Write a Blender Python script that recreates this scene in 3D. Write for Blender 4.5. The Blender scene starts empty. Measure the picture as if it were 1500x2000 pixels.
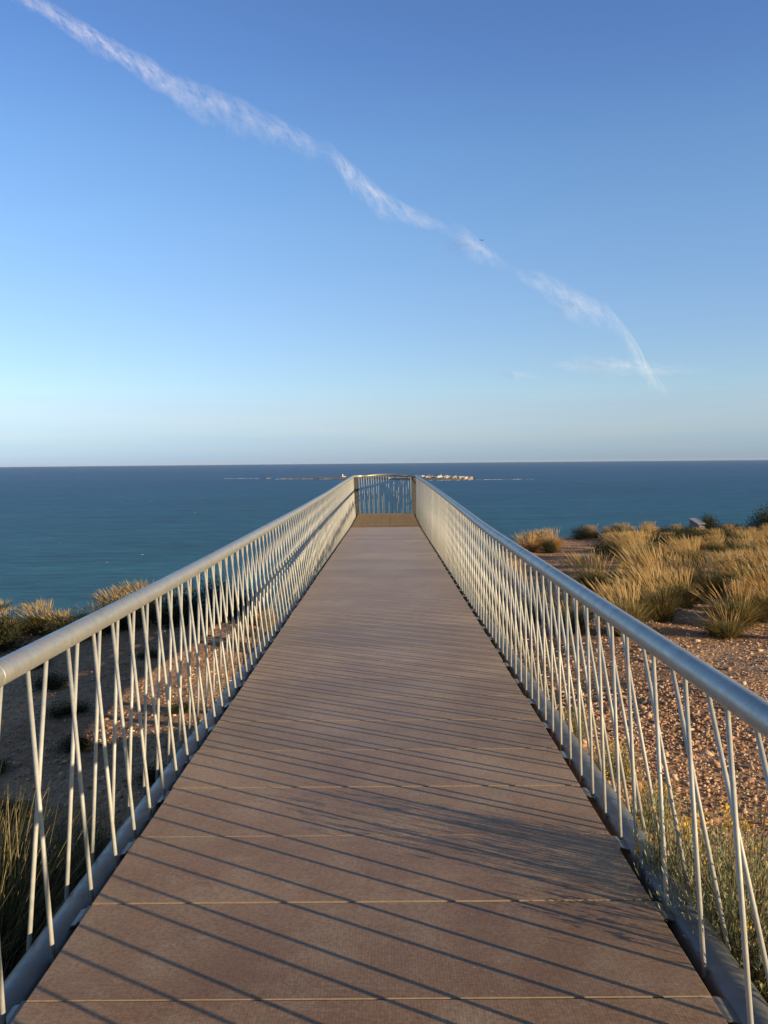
import bpy, math, random
import numpy as np
from math import sin, cos, pi, radians, sqrt, atan2
from mathutils import Vector, Matrix, Euler

random.seed(7); RNG = np.random.default_rng(11)
S = bpy.context.scene
COL = S.collection

# ------------------------------------------------------------------ camera
EYE = Vector((0, 0, 1.52))
cam_d = bpy.data.cameras.new('camera')
cam = bpy.data.objects.new('camera', cam_d); COL.objects.link(cam)
cam_d.sensor_fit = 'HORIZONTAL'; cam_d.sensor_width = 36.0
cam_d.lens = 36.0 * 1680 / 1500
cam_d.clip_start = 0.05; cam_d.clip_end = 250000
cam.matrix_world = (Matrix.Translation(EYE) @ Matrix.Rotation(radians(.24), 4, 'Z')
                    @ Matrix.Rotation(radians(90 - 3.37), 4, 'X') @ Matrix.Rotation(radians(-.53), 4, 'Z'))
S.camera = cam
S.render.engine = 'CYCLES'
S.render.resolution_x = 768; S.render.resolution_y = 1024

# ------------------------------------------------------------------ light
SUN_EL = radians(11.3); SUN_ROT = atan2(.88, -.47)          # clockwise from +Y
to_sun = Vector((sin(SUN_ROT) * cos(SUN_EL), cos(SUN_ROT) * cos(SUN_EL), sin(SUN_EL)))
sd = bpy.data.lights.new('sun', 'SUN'); sd.energy = 5.0; sd.angle = radians(.35); sd.color = (1.0, .79, .53)
so = bpy.data.objects.new('sun', sd); COL.objects.link(so)
so.rotation_euler = to_sun.to_track_quat('Z', 'Y').to_euler()

W = bpy.data.worlds.new('World'); S.world = W; W.use_nodes = True
nt = W.node_tree; nt.nodes.clear()
wo = nt.nodes.new('ShaderNodeOutputWorld'); bg = nt.nodes.new('ShaderNodeBackground')
sky = nt.nodes.new('ShaderNodeTexSky'); sky.sky_type = 'NISHITA'; sky.sun_disc = False
sky.sun_elevation = SUN_EL; sky.sun_rotation = SUN_ROT
sky.altitude = 100; sky.air_density = 1.0; sky.dust_density = .2; sky.ozone_density = 2.5
bg.inputs['Strength'].default_value = .15
# low band of marine haze all round the horizon
tc = nt.nodes.new('ShaderNodeTexCoord'); sep = nt.nodes.new('ShaderNodeSeparateXYZ')
nt.links.new(tc.outputs['Generated'], sep.inputs[0])
nz = nt.nodes.new('ShaderNodeTexNoise'); nz.inputs['Scale'].default_value = 3.0; nz.inputs['Detail'].default_value = 5
mp = nt.nodes.new('ShaderNodeMapping'); mp.inputs['Scale'].default_value = (1.5, 1.5, 28)
nt.links.new(tc.outputs['Generated'], mp.inputs[0]); nt.links.new(mp.outputs[0], nz.inputs['Vector'])
ma = nt.nodes.new('ShaderNodeMath'); ma.operation = 'MULTIPLY_ADD'; ma.inputs[1].default_value = .022; ma.inputs[2].default_value = -.011
nt.links.new(nz.outputs['Fac'], ma.inputs[0])
ad = nt.nodes.new('ShaderNodeMath'); ad.operation = 'ADD'
nt.links.new(sep.outputs['Z'], ad.inputs[0]); nt.links.new(ma.outputs[0], ad.inputs[1])
cr = nt.nodes.new('ShaderNodeValToRGB')
SKYR = [(0.0, (.40, .57, 1.24)), (.0066, (.40, .58, 1.22)), (.0243, (.48, .61, 1.08)), (.042, (.60, .66, 1.00)), (.0596, (.68, .70, .96)), (.083, (.74, .775, .96)),
        (.1176, (.78, .80, .96)), (.174, (.82, .84, 1.00)), (.2547, (.84, .90, 1.05)), (.33, (.80, .90, 1.08)), (.42, (.68, .79, 1.06)), (1.0, (.34, .38, .50))]
el = cr.color_ramp.elements
el[0].position, el[0].color = SKYR[0][0], (*SKYR[0][1], 1); el[1].position, el[1].color = 1.0, (*SKYR[-1][1], 1)
for p, c in SKYR[1:-1]:
    e = el.new(p); e.color = (*c, 1)
nt.links.new(ad.outputs[0], cr.inputs[0])
mx = nt.nodes.new('ShaderNodeMix'); mx.data_type = 'RGBA'; mx.blend_type = 'MULTIPLY'; mx.inputs[0].default_value = 1.0
# towards the sun the haze stays warm
dt = nt.nodes.new('ShaderNodeVectorMath'); dt.operation = 'DOT_PRODUCT'; dt.inputs[1].default_value = to_sun
nt.links.new(tc.outputs['Generated'], dt.inputs[0])
sm = nt.nodes.new('ShaderNodeMapRange'); sm.interpolation_type = 'SMOOTHSTEP'; sm.inputs[1].default_value = .05; sm.inputs[2].default_value = .95
nt.links.new(dt.outputs['Value'], sm.inputs[0])
m0 = nt.nodes.new('ShaderNodeMix'); m0.data_type = 'RGBA'; m0.inputs[7].default_value = (.46, .44, .40, 1)
nt.links.new(sm.outputs[0], m0.inputs[0]); nt.links.new(cr.outputs[0], m0.inputs[6])
nt.links.new(sky.outputs[0], mx.inputs[6]); nt.links.new(m0.outputs[2], mx.inputs[7])
nt.links.new(mx.outputs[2], bg.inputs['Color']); nt.links.new(bg.outputs[0], wo.inputs['Surface'])
S.view_settings.view_transform = 'Standard'; S.view_settings.look = 'None'
S.view_settings.gamma = 1.0; S.view_settings.exposure = 0.5
S.view_settings.use_curve_mapping = False

# ------------------------------------------------------------------ helpers
def tag(o, label=None, cat=None, group=None, kind=None):
    for k, v in (('label', label), ('category', cat), ('group', group), ('kind', kind)):
        if v: o[k] = v
    return o

def mesh_np(name, V, Fq, mats, midx=None, smooth=False, uv=None):
    """V (n,3), Fq (m,k) same-size polygons"""
    V = np.asarray(V, np.float32); Fq = np.asarray(Fq, np.int32)
    me = bpy.data.meshes.new(name)
    m, k = Fq.shape
    me.vertices.add(len(V)); me.vertices.foreach_set('co', V.ravel())
    me.loops.add(m * k); me.loops.foreach_set('vertex_index', Fq.ravel())
    me.polygons.add(m); me.polygons.foreach_set('loop_start', np.arange(0, m * k, k, dtype=np.int32))
    me.polygons.foreach_set('loop_total', np.full(m, k, np.int32))
    for mt in (mats if isinstance(mats, (list, tuple)) else [mats]): me.materials.append(mt)
    if midx is not None: me.polygons.foreach_set('material_index', np.asarray(midx, np.int32))
    if smooth: me.polygons.foreach_set('use_smooth', np.ones(m, bool))
    if uv is not None:
        u = me.uv_layers.new(name='UVMap'); u.data.foreach_set('uv', np.asarray(uv, np.float32)[Fq.ravel()].ravel())
    me.update(calc_edges=True); me.validate()
    return me

def link(name, me, parent=None, loc=(0, 0, 0), rot=(0, 0, 0), sc=(1, 1, 1)):
    o = bpy.data.objects.new(name, me); COL.objects.link(o)
    o.location = loc; o.rotation_euler = rot; o.scale = sc
    if parent: o.parent = parent
    return o

def empty(name, loc=(0, 0, 0)):
    o = bpy.data.objects.new(name, None); COL.objects.link(o); o.location = loc
    o.empty_display_size = .1
    return o

class MB:
    def __init__(s): s.v = []; s.f = []; s.m = []
    def box(s, c, d, rot=None, mi=0, side=None):
        n = len(s.v); hx, hy, hz = d[0] / 2, d[1] / 2, d[2] / 2
        for z in (-hz, hz):
            for x, y in ((-hx, -hy), (hx, -hy), (hx, hy), (-hx, hy)):
                p = Vector((x, y, z))
                if rot is not None: p = rot @ p
                s.v.append(tuple(p + Vector(c)))
        fs = [(0, 3, 2, 1), (4, 5, 6, 7), (0, 1, 5, 4), (1, 2, 6, 5), (2, 3, 7, 6), (3, 0, 4, 7)]
        for i, f in enumerate(fs):
            s.f.append(tuple(n + a for a in f)); s.m.append(mi if (side is None or i < 2) else side)
        return s
    def poly(s, pts, faces, mi=0):
        n = len(s.v); s.v += [tuple(p) for p in pts]
        for f in faces: s.f.append(tuple(n + a for a in f)); s.m.append(mi)
        return s
    def tube(s, pts, r, n=8, caps=True, mi=0):
        pts = [Vector(p) for p in pts]; rr = r if isinstance(r, (list, tuple)) else [r] * len(pts)
        b = len(s.v); up = None
        for i, p in enumerate(pts):
            t = (pts[min(i + 1, len(pts) - 1)] - pts[max(i - 1, 0)]).normalized()
            if up is None:
                up = Vector((0, 0, 1)) if abs(t.z) < .9 else Vector((1, 0, 0))
            a = t.cross(up).normalized(); u = a.cross(t).normalized(); up = u
            for k in range(n):
                q = 2 * pi * k / n
                s.v.append(tuple(p + (a * cos(q) + u * sin(q)) * rr[i]))
        for i in range(len(pts) - 1):
            for k in range(n):
                k2 = (k + 1) % n
                s.f.append((b + i * n + k, b + i * n + k2, b + (i + 1) * n + k2, b + (i + 1) * n + k)); s.m.append(mi)
        if caps:
            s.f.append(tuple(b + k for k in range(n))[::-1]); s.m.append(mi)
            e = b + (len(pts) - 1) * n
            s.f.append(tuple(e + k for k in range(n))); s.m.append(mi)
        return s
    def mesh(s, name, mats, smooth=False, bevel=0):
        me = bpy.data.meshes.new(name); me.from_pydata(s.v, [], s.f)
        for m in (mats if isinstance(mats, (list, tuple)) else [mats]): me.materials.append(m)
        me.polygons.foreach_set('material_index', s.m)
        if smooth:
            me.polygons.foreach_set('use_smooth', [len(f) == 4 for f in s.f])
        me.update(); return me
    def build(s, name, mats, parent=None, smooth=False, **k):
        return link(name, s.mesh(name, mats, smooth), parent, **k)

def fnoise(x, y, seed=0, octaves=4, scale=1.0):
    """cheap value noise, vectorised, -1..1"""
    r = np.random.default_rng(seed); T = r.random((256, 256))
    out = np.zeros_like(np.asarray(x, float)); amp = 1; tot = 0; s = scale
    for o in range(octaves):
        X = np.asarray(x) * s + 37.1 * o; Y = np.asarray(y) * s + 11.7 * o
        xi = np.floor(X).astype(int); yi = np.floor(Y).astype(int); fx = X - xi; fy = Y - yi
        fx = fx * fx * (3 - 2 * fx); fy = fy * fy * (3 - 2 * fy)
        a = T[xi % 256, yi % 256]; b = T[(xi + 1) % 256, yi % 256]; c = T[xi % 256, (yi + 1) % 256]; d = T[(xi + 1) % 256, (yi + 1) % 256]
        out = out + amp * ((a * (1 - fx) + b * fx) * (1 - fy) + (c * (1 - fx) + d * fx) * fy - .5) * 2
        tot += amp; amp *= .5; s *= 2.03
    return out / tot

# ------------------------------------------------------------------ materials
class Mat:
    def __init__(s, name):
        s.m = bpy.data.materials.new(name); s.m.use_nodes = True; s.t = s.m.node_tree
        s.b = s.t.nodes['Principled BSDF']; s.o = s.t.nodes['Material Output']
    def n(s, typ, **k):
        x = s.t.nodes.new(typ)
        for a, v in k.items():
            if a[0] == 'i' and a[1:].isdigit(): x.inputs[int(a[1:])].default_value = v
            else: setattr(x, a, v)
        return x
    def l(s, a, b): s.t.links.new(a, b)
    def coord(s, which='Object', scale=(1, 1, 1)):
        c = s.n('ShaderNodeTexCoord'); m = s.n('ShaderNodeMapping'); m.inputs['Scale'].default_value = scale
        s.l(c.outputs[which], m.inputs[0]); return m.outputs[0]
    def noise(s, vec, scale, detail=4, rough=.55):
        x = s.n('ShaderNodeTexNoise'); x.inputs['Scale'].default_value = scale; x.inputs['Detail'].default_value = detail
        x.inputs['Roughness'].default_value = rough
        if vec is not None: s.l(vec, x.inputs['Vector'])
        return x.outputs['Fac']
    def ramp(s, fac, stops):
        r = s.n('ShaderNodeValToRGB'); el = r.color_ramp.elements
        el[0].position, el[0].color = stops[0][0], (*stops[0][1], 1)
        el[1].position, el[1].color = stops[-1][0], (*stops[-1][1], 1)
        for p, c in stops[1:-1]: e = el.new(p); e.color = (*c, 1)
        s.l(fac, r.inputs[0]); return r.outputs[0]
    def mix(s, a, b, f, mode='MIX'):
        x = s.n('ShaderNodeMix', data_type='RGBA', blend_type=mode)
        for v, i in ((f, 0), (a, 6), (b, 7)):
            if hasattr(v, 'links') or hasattr(v, 'is_output'): s.l(v, x.inputs[i])
            else: x.inputs[i].default_value = v if i == 0 else (*v, 1)
        return x.outputs[2]
    def math(s, op, a, b=None, c=None):
        x = s.n('ShaderNodeMath', operation=op)
        for i, v in enumerate((a, b, c)):
            if v is None: continue
            if hasattr(v, 'is_output'): s.l(v, x.inputs[i])
            else: x.inputs[i].default_value = v
        return x.outputs[0]
    def island(s):
        return s.n('ShaderNodeNewGeometry').outputs['Random Per Island']
    def orand(s):
        return s.n('ShaderNodeObjectInfo').outputs['Random']
    def bump(s, h, strength=.5, dist=.01):
        x = s.n('ShaderNodeBump'); x.inputs['Strength'].default_value = strength; x.inputs['Distance'].default_value = dist
        s.l(h, x.inputs['Height']); s.l(x.outputs[0], s.b.inputs['Normal']); return x
    def set(s, color=None, rough=None, metal=None, spec=None):
        for v, k in ((color, 'Base Color'), (rough, 'Roughness'), (metal, 'Metallic'), (spec, 'Specular IOR Level')):
            if v is None: continue
            if hasattr(v, 'is_output'): s.l(v, s.b.inputs[k])
            else: s.b.inputs[k].default_value = (*v, 1) if k == 'Base Color' else v
        return s

def mat_deck():
    m = Mat('brown_panel'); v = m.coord('Object'); g = m.n('ShaderNodeNewGeometry').outputs['Position']
    st = m.noise(g, 1.3, 6, .6); fine = m.noise(g, 14, 5, .7); st2 = m.noise(g, 5.0, 5, .65)
    base = m.ramp(st, [(.30, (.225, .112, .045)), (.5, (.298, .165, .074)), (.70, (.40, .25, .132))])
    base = m.mix(base, (.42, .33, .23), m.ramp(st2, [(.46, (0, 0, 0)), (.78, (.62, .62, .62))]))
    base = m.mix(base, (.27, .115, .06), m.ramp(fine, [(.5, (0, 0, 0)), (.75, (.30, .30, .30))]))
    st3 = m.noise(m.coord('Object', (1.2, 9, 1)), 3.2, 6, .7)
    base = m.mix(base, (.46, .36, .27), m.ramp(st3, [(.56, (0, 0, 0)), (.80, (.45, .45, .45))]))
    # per panel tone
    base = m.mix(base, m.ramp(m.orand(), [(0, (.76, .75, .74)), (1, (1.15, 1.13, 1.10))]), 1.0, 'MULTIPLY')
    # light specks
    vo = m.n('ShaderNodeTexVoronoi'); vo.inputs['Scale'].default_value = 15; m.l(g, vo.inputs['Vector'])
    sp = m.math('LESS_THAN', vo.outputs['Distance'], .075)
    big = m.noise(g, 2.1, 2); sp = m.math('MULTIPLY', sp, m.math('GREATER_THAN', big, .53))
    base = m.mix(base, (.42, .36, .30), m.math('MULTIPLY', sp, .45))
    # pressed waffle relief of the anti-slip film
    sx = m.n('ShaderNodeSeparateXYZ'); m.l(g, sx.inputs[0])
    wx = m.math('SINE', m.math('MULTIPLY', sx.outputs[0], 2 * pi / .0105)); wy = m.math('SINE', m.math('MULTIPLY', sx.outputs[1], 2 * pi / .0105))
    w = m.math('MAXIMUM', wx, wy); wl = m.math('MULTIPLY_ADD', w, .5, .5)
    base = m.mix(base, (.72, .72, .72), m.math('MULTIPLY', m.math('SUBTRACT', 1.0, wl), .55), 'MULTIPLY')
    h = m.math('MULTIPLY_ADD', wl, .6, m.math('MULTIPLY', fine, .5))
    grit = m.noise(g, 75, 3, .7)
    base = m.mix(base, m.ramp(grit, [(.34, (.72, .72, .72)), (.66, (1.26, 1.24, 1.22))]), 1.0, 'MULTIPLY')
    m.b.inputs['Sheen Weight'].default_value = .065; m.b.inputs['Sheen Roughness'].default_value = .45; m.b.inputs['Sheen Tint'].default_value = (1, .93, .86, 1)
    m.bump(h, .35, .0010)
    m.set(base, m.ramp(st2, [(.3, (.42, .42, .42)), (.7, (.60, .60, .60))]), 0, .42); return m.m

def mat_simple(name, stops, scale=8, rough=.7, metal=0, bump=0, bscale=30, dist=.004, spec=.4):
    m = Mat(name); v = m.n('ShaderNodeNewGeometry').outputs['Position']
    c = m.ramp(m.noise(v, scale, 5, .6), stops); m.set(c, rough, metal, spec)
    if bump: m.bump(m.noise(v, bscale, 4, .6), bump, dist)
    return m.m

def mat_galv(name, tint=1.0, metal=.55):
    T_ = tint
    m = Mat(name); v = m.n('ShaderNodeNewGeometry').outputs['Position']
    vo = m.n('ShaderNodeTexVoronoi'); vo.inputs['Scale'].default_value = 70; m.l(v, vo.inputs['Vector'])
    sp = m.ramp(vo.outputs['Color'], [(0, (.50, .505, .50)), (1, (.60, .605, .59))])
    st = m.noise(v, 6, 6, .65)
    c = m.mix(sp, (.40, .40, .375), m.ramp(st, [(.45, (0, 0, 0)), (.75, (.5, .5, .5))]))
    c = m.mix(c, (.66, .655, .63), m.ramp(m.noise(v, 17, 4, .6), [(.52, (0, 0, 0)), (.72, (.5, .5, .5))]))
    r = m.ramp(m.noise(v, 11, 4), [(.3, (.32, .32, .32)), (.7, (.50, .50, .50))])
    c = m.mix(c, (T_, T_ * .97, T_ * .86), 1.0, 'MULTIPLY')
    m.set(c, r, metal, .5); m.bump(m.noise(v, 45, 4), .12, .002); return m.m

def mat_baluster():
    m = Mat('galvanised_rod'); v = m.n('ShaderNodeNewGeometry').outputs['Position']
    c = m.ramp(m.noise(v, 30, 4), [(.3, (.40, .395, .345)), (.7, (.53, .52, .455))])
    c = m.mix(c, m.ramp(m.orand(), [(0, (.86, .86, .86)), (1, (1.06, 1.05, 1.03))]), 1.0, 'MULTIPLY')
    m.set(c, .55, .10, .4); m.bump(m.noise(v, 160, 3), .15, .001); return m.m

def mat_isl(name, stops, rough=.8, trans=0, spec=.2):
    """varies per island (leaf, stone)"""
    m = Mat(name); c = m.ramp(m.island(), stops)
    m.set(c, rough, 0, spec)
    if trans:
        tr = m.n('ShaderNodeBsdfTranslucent'); m.l(c, tr.inputs[0]); mxn = m.n('ShaderNodeMixShader'); mxn.inputs[0].default_value = trans
        m.l(m.b.outputs[0], mxn.inputs[1]); m.l(tr.outputs[0], mxn.inputs[2]); m.l(mxn.outputs[0], m.o.inputs['Surface'])
    return m.m

def mat_ground():
    m = Mat('stony_earth'); v = m.n('ShaderNodeNewGeometry').outputs['Position']
    a = m.noise(v, .35, 6, .6); b = m.noise(v, 7, 6, .7); c0 = m.noise(v, 38, 4, .7)
    c = m.ramp(a, [(.35, (.40, .22, .115)), (.5, (.52, .31, .17)), (.66, (.60, .385, .225))])
    c = m.mix(c, m.ramp(b, [(.3, (.62, .60, .58)), (.7, (1.2, 1.18, 1.15))]), 1.0, 'MULTIPLY')
    vo = m.n('ShaderNodeTexVoronoi'); vo.inputs['Scale'].default_value = 24; m.l(v, vo.inputs['Vector'])
    c = m.mix(c, m.ramp(vo.outputs['Color'], [(0, (.7, .68, .66)), (1, (1.22, 1.2, 1.18))]), .8, 'MULTIPLY')
    m.set(c, .95, 0, .15)
    h = m.math('ADD', m.math('MULTIPLY', m.math('SUBTRACT', 1.0, vo.outputs['Distance']), .6), m.math('ADD', b, m.math('MULTIPLY', c0, .5)))
    m.bump(h, .9, .035); return m.m

def mat_sea():
    m = Mat('sea_water'); v = m.n('ShaderNodeNewGeometry').outputs['Position']
    sx = m.n('ShaderNodeSeparateXYZ'); m.l(v, sx.inputs[0])
    d = m.n('ShaderNodeVectorMath', operation='LENGTH'); m.l(v, d.inputs[0])
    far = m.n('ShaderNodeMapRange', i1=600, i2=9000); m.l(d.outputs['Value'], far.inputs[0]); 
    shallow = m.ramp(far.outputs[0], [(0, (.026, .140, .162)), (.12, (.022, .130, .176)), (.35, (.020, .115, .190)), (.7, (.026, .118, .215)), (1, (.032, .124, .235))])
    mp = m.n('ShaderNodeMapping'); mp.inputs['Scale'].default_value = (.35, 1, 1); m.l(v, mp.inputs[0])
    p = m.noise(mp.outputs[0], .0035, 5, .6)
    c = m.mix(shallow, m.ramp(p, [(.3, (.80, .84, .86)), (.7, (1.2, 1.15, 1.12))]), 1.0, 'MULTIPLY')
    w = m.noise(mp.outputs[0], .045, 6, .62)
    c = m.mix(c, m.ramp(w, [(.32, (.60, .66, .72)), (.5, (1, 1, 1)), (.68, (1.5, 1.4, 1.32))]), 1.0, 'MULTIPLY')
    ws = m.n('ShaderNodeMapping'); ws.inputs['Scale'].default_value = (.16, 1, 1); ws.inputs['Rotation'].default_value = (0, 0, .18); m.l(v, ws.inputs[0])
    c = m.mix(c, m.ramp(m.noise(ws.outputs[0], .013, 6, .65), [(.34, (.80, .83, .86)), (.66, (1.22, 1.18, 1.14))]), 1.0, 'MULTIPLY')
    m.set(c, .5, 0, .35)
    m.b.inputs['IOR'].default_value = 1.33
    h = m.math('ADD', m.math('MULTIPLY', m.noise(mp.outputs[0], .06, 3), 3.0), m.math('ADD', m.noise(mp.outputs[0], .35, 4, .6), m.math('MULTIPLY', m.noise(v, 1.6, 2), .15)))
    m.bump(h, .8, 1.4); return m.m

M = dict(
    deck=mat_deck(), galv=mat_galv('galvanised_steel', .76, .55), rod=mat_baluster(),
    ply=mat_simple('panel_edge', [(.3, (.24, .17, .10)), (.7, (.34, .25, .15))], 60, .8),
    tube=mat_galv('dark_galvanised_tube', .31, .25),  # same galvanised steel in a darker, less metallic tint
    beam=mat_simple('dull_steel_beam', [(.3, (.13, .13, .125)), (.7, (.22, .215, .2))], 7, .6, .3),
    grate=mat_simple('brown_grating', [(.3, (.25, .17, .085)), (.7, (.38, .265, .14))], 12, .6, 0),
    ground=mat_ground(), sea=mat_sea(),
    stone=mat_isl('pebble', [(0, (.32, .16, .085)), (.35, (.45, .26, .145)), (.7, (.55, .36, .22)), (.94, (.66, .50, .34)), (1, (.30, .21, .14))], .9),
    foam=mat_simple('foam', [(.3, (.52, .56, .60)), (.7, (.66, .69, .72))], .2, .9),
    blade=mat_isl('esparto_blade', [(0, (.055, .055, .018)), (.5, (.12, .11, .035)), (.75, (.30, .22, .07)), (1, (.62, .45, .17))], .65, .25),
    straw=mat_isl('dry_straw', [(0, (.56, .39, .16)), (.5, (.72, .54, .25)), (1, (.84, .68, .38))], .7, .3),
    russet=mat_isl('russet_blade', [(0, (.24, .13, .045)), (.5, (.44, .26, .10)), (1, (.62, .41, .18))], .7, .3),
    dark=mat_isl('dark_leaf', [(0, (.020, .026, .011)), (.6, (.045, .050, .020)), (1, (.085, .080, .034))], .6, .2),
    greyleaf=mat_isl('grey_green_leaf', [(0, (.15, .155, .065)), (.5, (.31, .30, .145)), (1, (.52, .49, .27))], .65, .25),
    olive=mat_isl('olive_blade', [(0, (.045, .045, .018)), (.6, (.13, .11, .045)), (1, (.46, .36, .16))], .65, .3),
    flower=mat_isl('yellow_flower', [(0, (.66, .36, .03)), (1, (.80, .56, .07))], .7, .3),
    stem=mat_isl('woody_stem', [(0, (.10, .065, .035)), (1, (.20, .14, .08))], .85),
    rock=mat_simple('island_rock', [(.3, (.17, .135, .095)), (.7, (.30, .24, .16))], .02, .95),
    white=mat_simple('white_render', [(.3, (.72, .69, .62)), (.7, (.82, .79, .72))], .1, .9),
    cream=mat_simple('cream_render', [(.3, (.62, .50, .36)), (.7, (.70, .58, .43))], .1, .9),
    pink=mat_simple('pink_render', [(.3, (.58, .36, .25)), (.7, (.66, .43, .31))], .1, .9),
    roof=mat_simple('tile_roof', [(.3, (.28, .13, .07)), (.7, (.36, .18, .10))], .1, .9),
    glass=mat_simple('dark_pane', [(.3, (.03, .04, .05)), (.7, (.05, .06, .07))], .1, .2),
    plinth=mat_simple('grey_plinth', [(.3, (.13, .135, .15)), (.7, (.18, .185, .20))], 9, .5, .3),
    plinthtop=mat_simple('pale_panel', [(.3, (.20, .20, .22)), (.7, (.25, .25, .27))], 9, .4),
    plane=mat_simple('aircraft_paint', [(.3, (.10, .12, .15)), (.7, (.14, .16, .2))], .1, .5),
)

# ------------------------------------------------------------------ terrain
SEA_Z = -138.5
def deckz(y): return -.0155 * y if y < 24.8 else -.3844 + (y - 24.8) * .004
EX = np.array([-4000, -600, -60, -25, -12, -7, -4, -2, 0, 1.5, 3, 4.6, 8, 12, 18, 30, 60, 600, 4000.])
EY = np.array([-900, -60, 6, 12, 15.2, 16.6, 16.4, 16.0, 17.5, 20.5, 24.2, 27.2, 29.6, 30.6, 31.6, 34, 42, 90, -300.])
def terr(x, y, detail=True):
    x = np.asarray(x, float); y = np.asarray(y, float)
    yc = np.clip(y, -30, 40)
    z = -.44 - .020 * yc
    z = z + np.where(y < -30, (y + 30) * .004, 0)
    xl = np.clip(-(x + .9), 0, 14)
    z = z - (.135 * xl - .0035 * xl * xl) - .30 * (1 / (1 + np.exp((x + .3) / .35))) * np.clip(1 - (y - 8) / 10, 0, 1)
    z = z - .006 * np.clip(x - 3, 0, 30)
    z = z + .24 * np.exp(-((x - .75) / .60) ** 2) / (1 + np.exp((y - 7.2) / .5))  # berm added under the deck to block low sun from the left ground
    g = np.clip(y - 5.5, 0, 10) * .085
    z = z - g * np.exp(-((x + .6) / 2.2) ** 2)
    z = z + .07 * fnoise(x, y, 3, 3, .35) + .025 * fnoise(x, y, 5, 3, 1.7)
    if detail: z = z + .012 * fnoise(x, y, 8, 3, 7.0)
    e = np.interp(x, EX, EY) + .6 * fnoise(x, y, 9, 3, .3)
    dd = np.clip(y - e, 0, None)
    drop = np.where(dd < 4, dd * dd * .12, 1.92 + (dd - 4) * .98)
    rough = np.clip(dd / 20, 0, 1)
    z = z - drop * (1 + .10 * fnoise(x, y, 21, 4, .05) * rough)
    return np.maximum(z, SEA_Z - 4)

def axis(lo, hi, c, fine, n):
    t = np.linspace(-1, 1, n); k = 6.5
    s = np.sinh(k * t) / np.sinh(k)
    a = np.where(s < 0, c + s * (c - lo), c + s * (hi - c))
    a = np.unique(np.concatenate([a[(a < fine[0]) | (a > fine[1])], np.arange(fine[0], fine[1], fine[2])]))
    return a
ax = axis(-3900, 3900, 1, (-13, 20, .10), 240); ay = axis(-2600, 900, 15, (-2, 41, .12), 240)
GX, GY = np.meshgrid(ax, ay); Z = terr(GX, GY)
nx, ny = len(ax), len(ay)
idx = np.arange(nx * ny).reshape(ny, nx)
Fg = np.stack([idx[:-1, :-1], idx[:-1, 1:], idx[1:, 1:], idx[1:, :-1]], -1).reshape(-1, 4)
g = link('ground', mesh_np('ground', np.stack([GX, GY, Z], -1).reshape(-1, 3), Fg, M['ground'], smooth=True))
tag(g, kind='structure')

# sea: radial sheet to the horizon
rad = np.concatenate([[0.], np.geomspace(80, 60000, 40)]); na = 96
ang = np.linspace(0, 2 * pi, na, endpoint=False)
V = np.stack([np.outer(rad, np.cos(ang)), np.outer(rad, np.sin(ang)), np.full((len(rad), na), SEA_Z)], -1).reshape(-1, 3)
ii = np.arange(len(rad) * na).reshape(len(rad), na)
Fs = np.stack([ii[:-1], np.roll(ii[:-1], -1, 1), np.roll(ii[1:], -1, 1), ii[1:]], -1).reshape(-1, 4)[:, ::-1]
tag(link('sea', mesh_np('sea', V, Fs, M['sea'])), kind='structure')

# ------------------------------------------------------------------ walkway deck
XL, XR = -1.065, .925; XC = (XL + XR) / 2; WD = XR - XL
walk = empty('walkway', (XC, 1.5, 0))
tag(walk, 'long brown panelled walkway running out over the cliff to the sea', 'walkway')
seams = [-1.56 + .567 * i for i in range(0, 8)]          # 2.409 after 7 steps
seams = [2.409 - .567 * 7 + .567 * i for i in range(0, 47)]
seams = [s for s in seams if s < 24.9]; seams[-1] = 24.8
def to_local(o, parent):      # keep world coordinates when parenting to a moved root
    o.parent = parent; o.matrix_parent_inverse = Matrix.Translation(parent.location).inverted()
    return o
for i in range(len(seams) - 1):
    a, b = seams[i], seams[i + 1]
    gap = .0028
    wide = abs(a - 9.05) < .29
    if wide: a += .012
    mb = MB(); L = b - a - gap * 2; c = (a + b) / 2
    w = WD + random.uniform(-.006, .006); th = .022
    ch = .0025
    hx, hy = w / 2, L / 2
    pts = [(-hx, -hy, -th), (hx, -hy, -th), (hx, hy, -th), (-hx, hy, -th),
           (-hx, -hy, -ch), (hx, -hy, -ch), (hx, hy, -ch), (-hx, hy, -ch),
           (-hx + ch, -hy + ch, 0), (hx - ch, -hy + ch, 0), (hx - ch, hy - ch, 0), (-hx + ch, hy - ch, 0)]
    mb.poly(pts, [(0, 3, 2, 1), (8, 9, 10, 11)], 0)
    mb.poly(pts, [(4, 5, 9, 8), (5, 6, 10, 9), (6, 7, 11, 10), (7, 4, 8, 11), (0, 1, 5, 4), (1, 2, 6, 5), (2, 3, 7, 6), (3, 0, 4, 7)], 1)
    o = mb.build('deck_panel', [M['deck'], M['ply']], None)
    o.location = (XC + random.uniform(-.003, .003), c, (deckz(a) + deckz(b)) / 2 + random.uniform(-.0008, .0008))
    o.rotation_euler = (math.atan2(deckz(b) - deckz(a), b - a) + random.uniform(-.0012, .0012), random.uniform(-.0006, .0006), random.uniform(-.0008, .0008))
    to_local(o, walk)
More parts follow.
